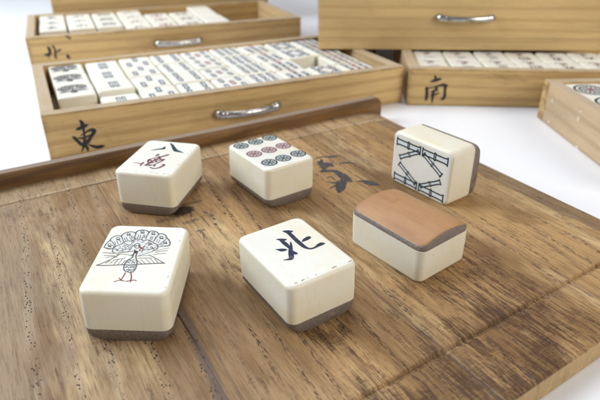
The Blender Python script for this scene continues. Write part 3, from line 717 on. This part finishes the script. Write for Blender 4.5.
def lid_rail():
    """upright lip along the far end with a rounded right end"""
    mb = MB()
    x0, x1, R = -5.0, 18.95, 0.42
    tops = [(x0, 0.70), (2, 0.70), (6, 0.69), (10, 0.66), (14, 0.68), (x1 - R, 0.69)]
    for k in range(1, 7):
        a = math.pi / 2 * k / 6
        tops.append((x1 - R + R * math.sin(a), 0.69 - R * (1 - math.cos(a))))
    prof = lambda zt: [(22.772, 0.02), (22.772, LZ + zt * 0.35), (22.79, LZ + zt - 0.07), (22.83, LZ + zt - 0.015), (22.90, LZ + zt),
                       (23.16, LZ + zt), (23.23, LZ + zt - 0.02), (23.26, LZ + zt - 0.08), (23.26, 0.02)]
    secs = [mb.loop([(x, y, z) for y, z in prof(zt)]) for x, zt in tops]
    for a, b in zip(secs, secs[1:]):
        for i in range(len(a)):
            j = (i + 1) % len(a)
            mb.face((a[i], b[i], b[j], a[j]), "rail", True)
    mb.face(secs[0], "rail")
    mb.face(secs[-1][::-1], "rail")
    return mb.build("rail", lid, 40)


# ------------------------------------------------------------------ loose tiles on the board
TM, TE = 0.42, 0.19


def pose_matrix(k):
    p = POSE[k]
    m = Matrix([list(r) + [0] for r in p["M"]] + [[0, 0, 0, 1]])
    m.translation = Vector(p["P"]) * U
    return m


def loose_tile(k, label, art):
    L, W, Hw, H = POSE[k]["dims"]
    t = thing("mahjong_tile", label, "mahjong tile", mat=pose_matrix(k), group="loose tiles on the board")
    mb = MB()
    bone_block(mb, W, L, TM, H, wob=wobbler(k))
    place = lambda x, y, h: (x, y, H + h)
    art(mb, place, W, L)
    mb.build("bone_block", t, 50)
    mb = MB()
    bamboo_back(mb, W, L, TM, TM, 0.15 if k == "F" else TE, ex=2.0 if k == "F" else 4.0, sag=-0.05 if k == "F" else 0.0)
    mb.build("bamboo_back", t, 50)
    return t


def draw(mb, strokes, m, place, thin=1.0):
    for k, s in enumerate(strokes):
        ribbon(mb, s, m, place, k, thin)


def edge_chips(mb, place, W, L, side, n, seed):
    r = random.Random(seed)
    for k in range(n):
        u = r.uniform(-0.42, 0.42)
        l = r.uniform(0.02, 0.09)
        w = r.uniform(0.010, 0.026)
        ins = 0.135 + r.uniform(-0.003, 0.03)
        if side == "s":
            st = [(u * W, -L / 2 + ins, w), (u * W + l, -L / 2 + ins + r.uniform(-.02, .02), w * .6)]
        elif side == "e":
            st = [(W / 2 - ins, u * L, w), (W / 2 - ins + r.uniform(-.02, .02), u * L + l, w * .6)]
        else:
            st = [(-W / 2 + ins, u * L, w), (-W / 2 + ins + r.uniform(-.02, .02), u * L + l, w * .6)]
        ribbon(mb, st, "chip", place, k)


def art_peacock(mb, place, W, L):
    for poly in ART["peacock"]["fill"][::3]:
        mb.face([mb.pt(place(p[0], p[1], 0.0012)) for p in poly], "wash")
    draw(mb, ART["peacock"]["ink"], "ink_line", place, 0.72)
    draw(mb, ART["peacock"]["red"], "ink_red", place, 0.85)
    edge_chips(mb, place, W, L, "e", 5, 21)


def art_north(mb, place, W, L):
    draw(mb, ART["north"]["blue"], "ink_blue", place, 1.28)
    edge_chips(mb, place, W, L, "s", 13, 3)


def art_wan(mb, place, W, L):
    draw(mb, ART["wan8"]["blue"], "ink_teal", place, 1.2)
    draw(mb, ART["wan8"]["maroon"], "ink_maroon", place, 0.95)
    edge_chips(mb, place, W, L, "s", 13, 5)
    edge_chips(mb, place, W, L, "e", 3, 6)


def dot(mb, x, y, r, m, place):
    disc(mb, x, y, r * 0.76, r, m, place, 0, 24)
    disc(mb, x, y, 0, r * 0.80, "dot_fill", place, 1, 24)
    disc(mb, x, y, 0, r * 0.22, m, place, 3, 10)
    for i in range(8):
        a = 2 * math.pi * i / 8
        c, s = math.cos(a), math.sin(a)
        ribbon(mb, [(x + c * r * .30, y + s * r * .30, r * .10), (x + c * r * .52, y + s * r * .52, r * .24), (x + c * r * .72, y + s * r * .72, r * .08)], m, place, 3 + i % 2)


def art_dots(mb, place, W, L):
    for i, (x, y) in enumerate(ART["dots9"]):
        dot(mb, x, y, 0.31, ("ink_green", "ink_rose", "ink_teal")[i // 3], place)
    edge_chips(mb, place, W, L, "w", 4, 9)
    edge_chips(mb, place, W, L, "s", 4, 12)


def art_sticks(mb, place, W, L):
    X, Y = 0.755, 1.27
    for sx in (-1, 1):
        for sy in (-1, 1):
            bamboo_stick(mb, (sx * X - 0.06, sy * Y), (sx * X - 0.06, sy * 0.06), 0.25, "ink_cane", place, t=0.060)
    for sx in (-1, 1):
        for sy in (-1, 1):
            a, q = (sx * 0.14 - 0.06, sy * 1.05), (sx * 0.67 - 0.06, sy * 0.13)
            bamboo_stick(mb, a, q, 0.16, "ink_cane", place, t=0.052, k=3)


# ------------------------------------------------------------------ drawers
DH = 2.25
WT = 0.62


def pull_handle(root, cx, cz, half=1.75):
    """arched nickel bar with a swollen ferrule at either end"""
    def tube(name, path, parent, m="metal"):
        mb = MB()
        rings = []
        for i, (x, y, z, rx, rz) in enumerate(path):
            a, b = path[max(i - 1, 0)], path[min(i + 1, len(path) - 1)]
            t = Vector((b[0] - a[0], b[1] - a[1], 0)).normalized()
            s = Vector((-t.y, t.x, 0))
            rings.append(mb.loop([tuple(Vector((x, y, z)) + s * (rx * math.cos(2 * math.pi * j / 14)) + Vector((0, 0, rz * math.sin(2 * math.pi * j / 14)))) for j in range(14)]))
        for a, b in zip(rings, rings[1:]):
            mb.bridge(a, b, m)
        mb.face(rings[0][::-1], m)
        mb.face(rings[-1], m)
        return mb.build(name, parent, 60)
    bar = []
    for i in range(13):
        u = -1 + 2 * i / 12
        bar.append((cx + u * (half - 0.42), -0.42 - 0.22 * (1 - u * u), cz - 0.04, 0.14, 0.19 - 0.03 * (1 - u * u)))
    h = tube("handle", bar, root)
    for sg in (-1, 1):
        p = [(0.52, -0.40, 0.13, 0.16), (0.47, -0.40, 0.17, 0.20), (0.38, -0.395, 0.17, 0.20), (0.34, -0.39, 0.13, 0.165), (0.28, -0.37, 0.19, 0.225),
             (0.14, -0.31, 0.20, 0.235), (0.03, -0.18, 0.19, 0.22), (0.0, -0.03, 0.17, 0.20), (0.0, 0.02, 0.17, 0.20)]
        tube("ferrule", [(cx + sg * (half - a), y, cz - 0.02, rx, rz) for a, y, rx, rz in p], h)
    return h


def drawer(label, loc, rot, length, depth, height=DH, script=None, along="drawer_x", deep="drawer_y", hx=None, hz=None, seam=None, bottom=True, name="drawer"):
    d = thing(name, label, "drawer", loc, rot, "wooden tile drawers")
    mb = MB()
    if seam:
        mb.box((0, 0, seam + 0.012), (length, WT, height), along, 0.035)
        mb.box((0.0, 0.004, 0), (length, WT, seam), along, 0.03)
    else:
        mb.box((0, 0, 0), (length, WT, height), along, 0.045)
    if script:
        place = lambda x, z, h: (x, -h - 0.001, z)
        for k, s in enumerate(script):
            ribbon(mb, s, "brush", place, k, 1.38, 0.06)
    mb.build("front_panel", d)
    for x0 in (0.004, length - WT - 0.004):
        mb = MB()
        mb.box((x0, WT, 0.004), (x0 + WT, depth - WT, height - 0.012), deep, 0.04)
        mb.build("side_panel", d)
    mb = MB()
    mb.box((0, depth - WT, 0), (length, depth, height - 0.02), along, 0.045)
    mb.build("back_panel", d)
    mb = MB()
    mb.box((WT, WT, 0.12), (length - WT, depth - WT, 0.48), along, 0)
    mb.build("bottom_panel", d)
    pull_handle(d, length / 2 if hx is None else hx, height / 2 if hz is None else hz)
    return d


# ------------------------------------------------------------------ tiles lying in the drawers
def norm(strokes, size=1.0):
    xs = [p[0] for s in strokes for p in s]
    ys = [p[1] for s in strokes for p in s]
    cx, cy = (min(xs) + max(xs)) / 2, (min(ys) + max(ys)) / 2
    k = size / max(max(xs) - min(xs), max(ys) - min(ys))
    return [[((x - cx) * k, (y - cy) * k, w * k) for x, y, w in s] for s in strokes]


def shift(strokes, dx, dy, k=1.0):
    return [[(x * k + dx, y * k + dy, w * k) for x, y, w in s] for s in strokes]


def seg2(*segs, w=0.13):
    return [[(a, b, w), (c, d, w * 0.8)] for a, b, c, d in segs]


NUM = {1: seg2((-.4, 0, .4, .05)), 2: seg2((-.25, .2, .25, .22), (-.4, -.2, .4, -.16)), 3: seg2((-.3, .3, .3, .32), (-.25, 0, .25, .02), (-.4, -.32, .4, -.28)),
       4: seg2((-.38, .3, -.38, -.3), (-.38, .3, .38, .3), (.38, .3, .38, -.3), (-.38, -.3, .38, -.3), (-.1, .3, -.2, -.1), (.1, .3, .1, -.05)),
       5: seg2((-.35, .35, .35, .37), (-.05, .35, -.2, -.35), (-.3, .05, .25, .05), (.25, .05, .2, -.35), (-.42, -.36, .42, -.34)),
       6: seg2((0, .45, .05, .25), (-.42, .12, .42, .16), (-.1, 0, -.35, -.4), (.12, 0, .35, -.4)), 7: seg2((-.42, .0, .42, .14), (-.02, .42, 0, -.28), (0, -.28, .38, -.3)),
       8: seg2((-.1, .3, -.4, -.35), (.1, .35, .42, -.35)), 9: seg2((-.05, .42, -.1, 0), (-.1, 0, -.4, -.4), (-.35, .15, .22, .2), (.22, .2, .2, -.25), (.2, -.25, .45, -.3))}
WEST = seg2((-.42, .38, .42, .4), (-.4, .15, -.36, -.4), (-.4, .15, .4, .17), (.4, .17, .36, -.4), (-.36, -.38, .36, -.36), (-.12, .38, -.2, -.1), (.12, .38, .16, -.12))
MID = seg2((-.4, .25, -.36, -.1), (-.4, .25, .4, .27), (.4, .27, .36, -.1), (-.36, -.1, .36, -.08), (0, .5, 0, -.5))
GREEN = seg2((-.35, .4, -.1, .3), (-.1, .3, -.45, .05), (.1, .45, .45, .05), (.3, .35, .12, .25), (-.3, .02, -.05, 0), (-.3, -.2, -.05, -.2), (-.2, -.2, -.35, -.45), (.1, 0, .35, 0), (.1, -.15, .4, -.42), (.36, -.15, .05, -.45), w=.10)


def stick_layout(n, hw, hl):
    X, Y = 0.52 * hw, 0.45 * hl
    l2, l3 = 0.27 * hl, 0.20 * hl
    g = "ink_soft"
    r = "ink_rose"
    if n == 2:
        return [(-.14 * hw, 0, 0, l2 * 1.7, g), (.14 * hw, 0, 0, l2 * 1.7, g)]
    if n == 3:
        return [(0, Y, 0, l2, g), (-X, -Y, 0, l2, g), (X, -Y, 0, l2, g)]
    if n == 4:
        return [(a, b, 0, l2, g) for a in (-X, X) for b in (-Y, Y)]
    if n == 5:
        return [(a, b, 0, l3, g) for a in (-X, X) for b in (-1.1 * Y, 1.1 * Y)] + [(0, 0, 0, l3, r)]
    if n == 6:
        return [(a, b, 0, l2, g) for a in (-X, 0, X) for b in (-Y, Y)]
    if n == 7:
        return [(0, 1.4 * Y, 0, l3, r)] + [(a, b, 0, l3, g) for a in (-X, 0, X) for b in (0, -1.4 * Y)]
    if n == 8:
        return [(a, b, 0, l2, g) for a in (-1.1 * X, 1.1 * X) for b in (-Y, Y)] + [(-.45 * X, Y, .6, l2 * .9, g), (.45 * X, Y, -.6, l2 * .9, g), (-.45 * X, -Y, -.6, l2 * .9, g), (.45 * X, -Y, .6, l2 * .9, g)]
    return [(a, b, 0, l3, r if a == 0 else g) for a in (-X, 0, X) for b in (-1.4 * Y, 0, 1.4 * Y)]


def drawer_tile_mesh(kind, n, W, L, H=1.65):
    mb = MB()
    bone_block(mb, W, L, 0.36, H, "bone_drawer", 0.15, 0.12, 4)
    mb.box((-W / 2 + .02, -L / 2 + .02, 0.0), (W / 2 - .02, L / 2 - .02, 0.357), "fibre", 0.06, 1)
    place = lambda x, y, h: (x, y, H + h)
    if kind == "bamboo":
        if n == 1:
            sx = W / 2.29
            draw(mb, [[(x * sx, y * .72, w * 1.5) for x, y, w in s] for s in shift(ART["peacock"]["ink"], 0, 0.1)], "ink_line", place)
        else:
            for x, y, a, l, m in stick_layout(n, W / 2, L / 2):
                dx, dy = math.sin(a) * l, math.cos(a) * l
                w = 0.32 if n != 2 else 0.25
                ribbon(mb, [(x - dx, y - dy, w), (x - dx * .1, y - dy * .1, w * .75), (x, y, w * 1.1), (x + dx * .1, y + dy * .1, w * .75), (x + dx, y + dy, w)], m, place, 1)
                ribbon(mb, [(x - dx * .8, y - dy * .8, w * .28), (x + dx * .8, y + dy * .8, w * .28)], "ink_fill", place, 4)
    elif kind == "character":
        draw(mb, shift(NUM[n], 0, .5, .8), "ink_blue", place)
        draw(mb, shift(norm(ART["wan8"]["maroon"]), 0, -.45, .95), "ink_maroon", place, 0.8)
    elif kind == "honour":
        g = [norm(ART["east"]), norm(ART["south"]), WEST, norm(ART["north"]["blue"]), MID, GREEN, None][n - 1]
        if g:
            draw(mb, shift(g, 0, 0, 1.15), ["ink_soft", "ink_soft", "ink_soft", "ink_soft", "ink_rose", "ink_green"][n - 1], place)
    else:
        if n == 1:
            r = min(W, L) * 0.42
            disc(mb, 0, 0, r * .84, r, "ink_teal", place, 0, 32)
            disc(mb, 0, 0, r * .60, r * .72, "ink_line", place, 0, 32)
            for i in range(12):
                a = 2 * math.pi * i / 12
                ribbon(mb, [(math.cos(a) * r * .25, math.sin(a) * r * .25, .06), (math.cos(a) * r * .55, math.sin(a) * r * .55, .12)], "ink_teal", place, 2)
            disc(mb, 0, 0, 0, r * .2, "ink_rose", place, 3, 16)
        else:
            for y in ((-.5, .5) if n == 2 else (-.62, 0, .62)):
                dot(mb, 0 if n == 2 else y * .6, y, .30, "ink_teal" if y else "ink_rose", place)
    return mb


ORD = ["front", "second", "third", "back"]
COLW = ["first", "second", "third", "fourth", "fifth", "sixth", "seventh", "eighth", "ninth"]
PROTO = {}


def put_tile(d, kind, n, W, L, x, y, label, group, flip=False, zj=0.07, dz=0.0):
    key = (kind, n)
    if key not in PROTO:
        o = drawer_tile_mesh(kind, n, W, L).build("mahjong_tile", None, 50)
        PROTO[key] = o
    else:
        o = PROTO[key].copy()
        COL.objects.link(o)
    loc = Vector((x + random.uniform(-.03, .03), y + random.uniform(-.03, .03), 0.43 + random.uniform(0, zj) + dz)) * U
    R = Matrix.Rotation(math.radians(random.uniform(-1.1, 1.1)) + (math.pi if flip else 0), 4, "Z")
    tilt = Matrix.Rotation(math.radians(random.uniform(-1.4, 1.4)), 4, "X")
    dm = Matrix.Translation(d.location) @ d.rotation_euler.to_matrix().to_4x4()
    o.matrix_world = dm @ Matrix.Translation(loc) @ R @ tilt
    tag(o, label, "mahjong tile", group)
    return o

# ------------------------------------------------------------------ assemble
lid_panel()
lid_rail()

loose_tile("P", "bone tile with a red-legged peacock drawn on its face, nearest the camera on the left", art_peacock)
loose_tile("N", "bone tile with a blue brushed north character, front centre of the board", art_north)
loose_tile("W", "bone tile with a maroon character under two teal strokes, near the dark rail", art_wan)
loose_tile("D", "bone tile with nine small dot wheels in green, rose and teal rows", art_dots)
loose_tile("F", "tile lying face down with its tan bamboo back upwards", lambda *a: None)
loose_tile("S", "bone tile standing on its long edge showing eight outlined bamboo canes", art_sticks)

EAST = drawer("pale wooden drawer with the black east character, its pull right behind the worn board", (-11.894, 23.97, TZ), 25.56, 20.12, 10.12, script=ART["east"])
NORTH = drawer("pale wooden drawer with the small black north character, behind the east drawer", (-19.753, 40.213, TZ), 22.61, 21.48, 10.2, script=ART["northd"], hx=10.93)
SOUTH = drawer("pale wooden drawer with the black south character under the tall stacked drawer", (6.46, 32.10, TZ), -3.6, 20.2, 10.1, script=ART["south"])
WR = math.radians(3.5)
WEST_D = drawer("wooden drawer at the right edge turned sideways with a pale-flecked plain side", (13.58 + 10.1 * math.sin(WR), 30.0 - 10.1 * math.cos(WR), TZ), 3.5, 20.2, 10.1, deep="drawer_flecked")
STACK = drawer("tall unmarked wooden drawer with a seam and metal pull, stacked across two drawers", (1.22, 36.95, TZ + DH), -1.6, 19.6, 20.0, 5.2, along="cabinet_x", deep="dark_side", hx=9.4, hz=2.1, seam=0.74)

# bamboo suit, one number per column, in the east drawer (a one and an eight are out on the board)
TW, TL = 1.91, 2.15
for n in range(1, 10):
    for r in range(4):
        if (n, r) in ((1, 0), (8, 1)):
            continue
        x = 0.90 + 1.985 * (n - 1) + (0.06 if n > 1 else 0) + TW / 2
        y = 0.66 + 2.235 * r + TL / 2
        what = "peacock tile" if n == 1 else "tile with %s bamboo sticks" % ["two", "three", "four", "five", "six", "seven", "eight", "nine"][n - 2]
        put_tile(EAST, "bamboo", n, TW, TL, x, y, "%s in the east drawer, %s row of its column" % (what, ORD[r]), "bamboo tiles in the east drawer", dz=(-0.17 if n == 2 else -0.04) if r == 0 else 0.0)

# honours in the north drawer
HN = ["east character", "south character", "west character", "north character", "red centre character", "green character", "blank white face"]
for n in range(1, 8):
    for r in range(4):
        if (n <= 3 and r == 0) or (n in (5, 6) and r == 3):
            continue
        put_tile(NORTH, "honour", n, 1.99, 2.11, 0.92 + 2.12 * (n - 1) + 1.02, 0.68 + 2.24 * r + TL / 2,
                 "tile with %s in the north drawer, %s row of its column" % (HN[n - 1], ORD[r]), "honour tiles in the north drawer")

# characters in the south drawer: the two rows that show under the stacked drawer, reading from the far side
for n in range(1, 8):
    for r in range(2):
        put_tile(SOUTH, "character", n, 1.90, TL, 0.66 + 2.01 * (n - 1) + 0.98, 0.66 + 2.235 * r + TL / 2,
                 "character tile in the south drawer, %s column from its left end, %s row" % (COLW[n - 1], ORD[r]), "character tiles in the south drawer", flip=True)

# dots in the west drawer
for n in range(1, 3):
    for r in range(2, 4):
        put_tile(WEST_D, "dots", n, 2.05, TL, 0.70 + 2.1 * (n - 1) + 1.02, 0.66 + 2.235 * r + TL / 2,
                 "tile with %s in the sideways right-hand drawer, %s row" % (["one big dot wheel", "two dot wheels"][n - 1], ORD[r]), "dot tiles in the right-hand drawer")

# the carrying case behind the north drawer
a = math.radians(22.61)
ox, oy = 2.05, 11.0
case = thing("wooden_case", "plain pale wooden carrying case standing behind the north drawer", "wooden case",
             (-19.753 + ox * math.cos(a) - oy * math.sin(a), 40.213 + ox * math.sin(a) + oy * math.cos(a), TZ), 22.61)
CL, CD, CH = 20.4, 12.0, 7.0
for nm, lo, hi, m in (("front_panel", (0, 0, 0), (CL, .6, CH), "cabinet_x"), ("back_panel", (0, CD - .6, 0), (CL, CD, CH), "cabinet_x"),
                      ("side_panel", (.004, .6, 0), (.6, CD - .6, CH), "drawer_y"), ("side_panel", (CL - .6, .6, 0), (CL - .004, CD - .6, CH), "drawer_y"),
                      ("top_panel", (-.1, -.1, CH + .002), (CL + .1, CD + .1, CH + .6), "cabinet_x")):
    mb = MB()
    mb.box(lo, hi, m, 0.05)
    mb.build(nm, case)

block = thing("gap_shade_block", "dark block added underneath the tall stacked drawer to blacken the gap", "wooden block", (1.9, 43.2, TZ), -3.6)  # added block, keeps light out of the gap under the stack
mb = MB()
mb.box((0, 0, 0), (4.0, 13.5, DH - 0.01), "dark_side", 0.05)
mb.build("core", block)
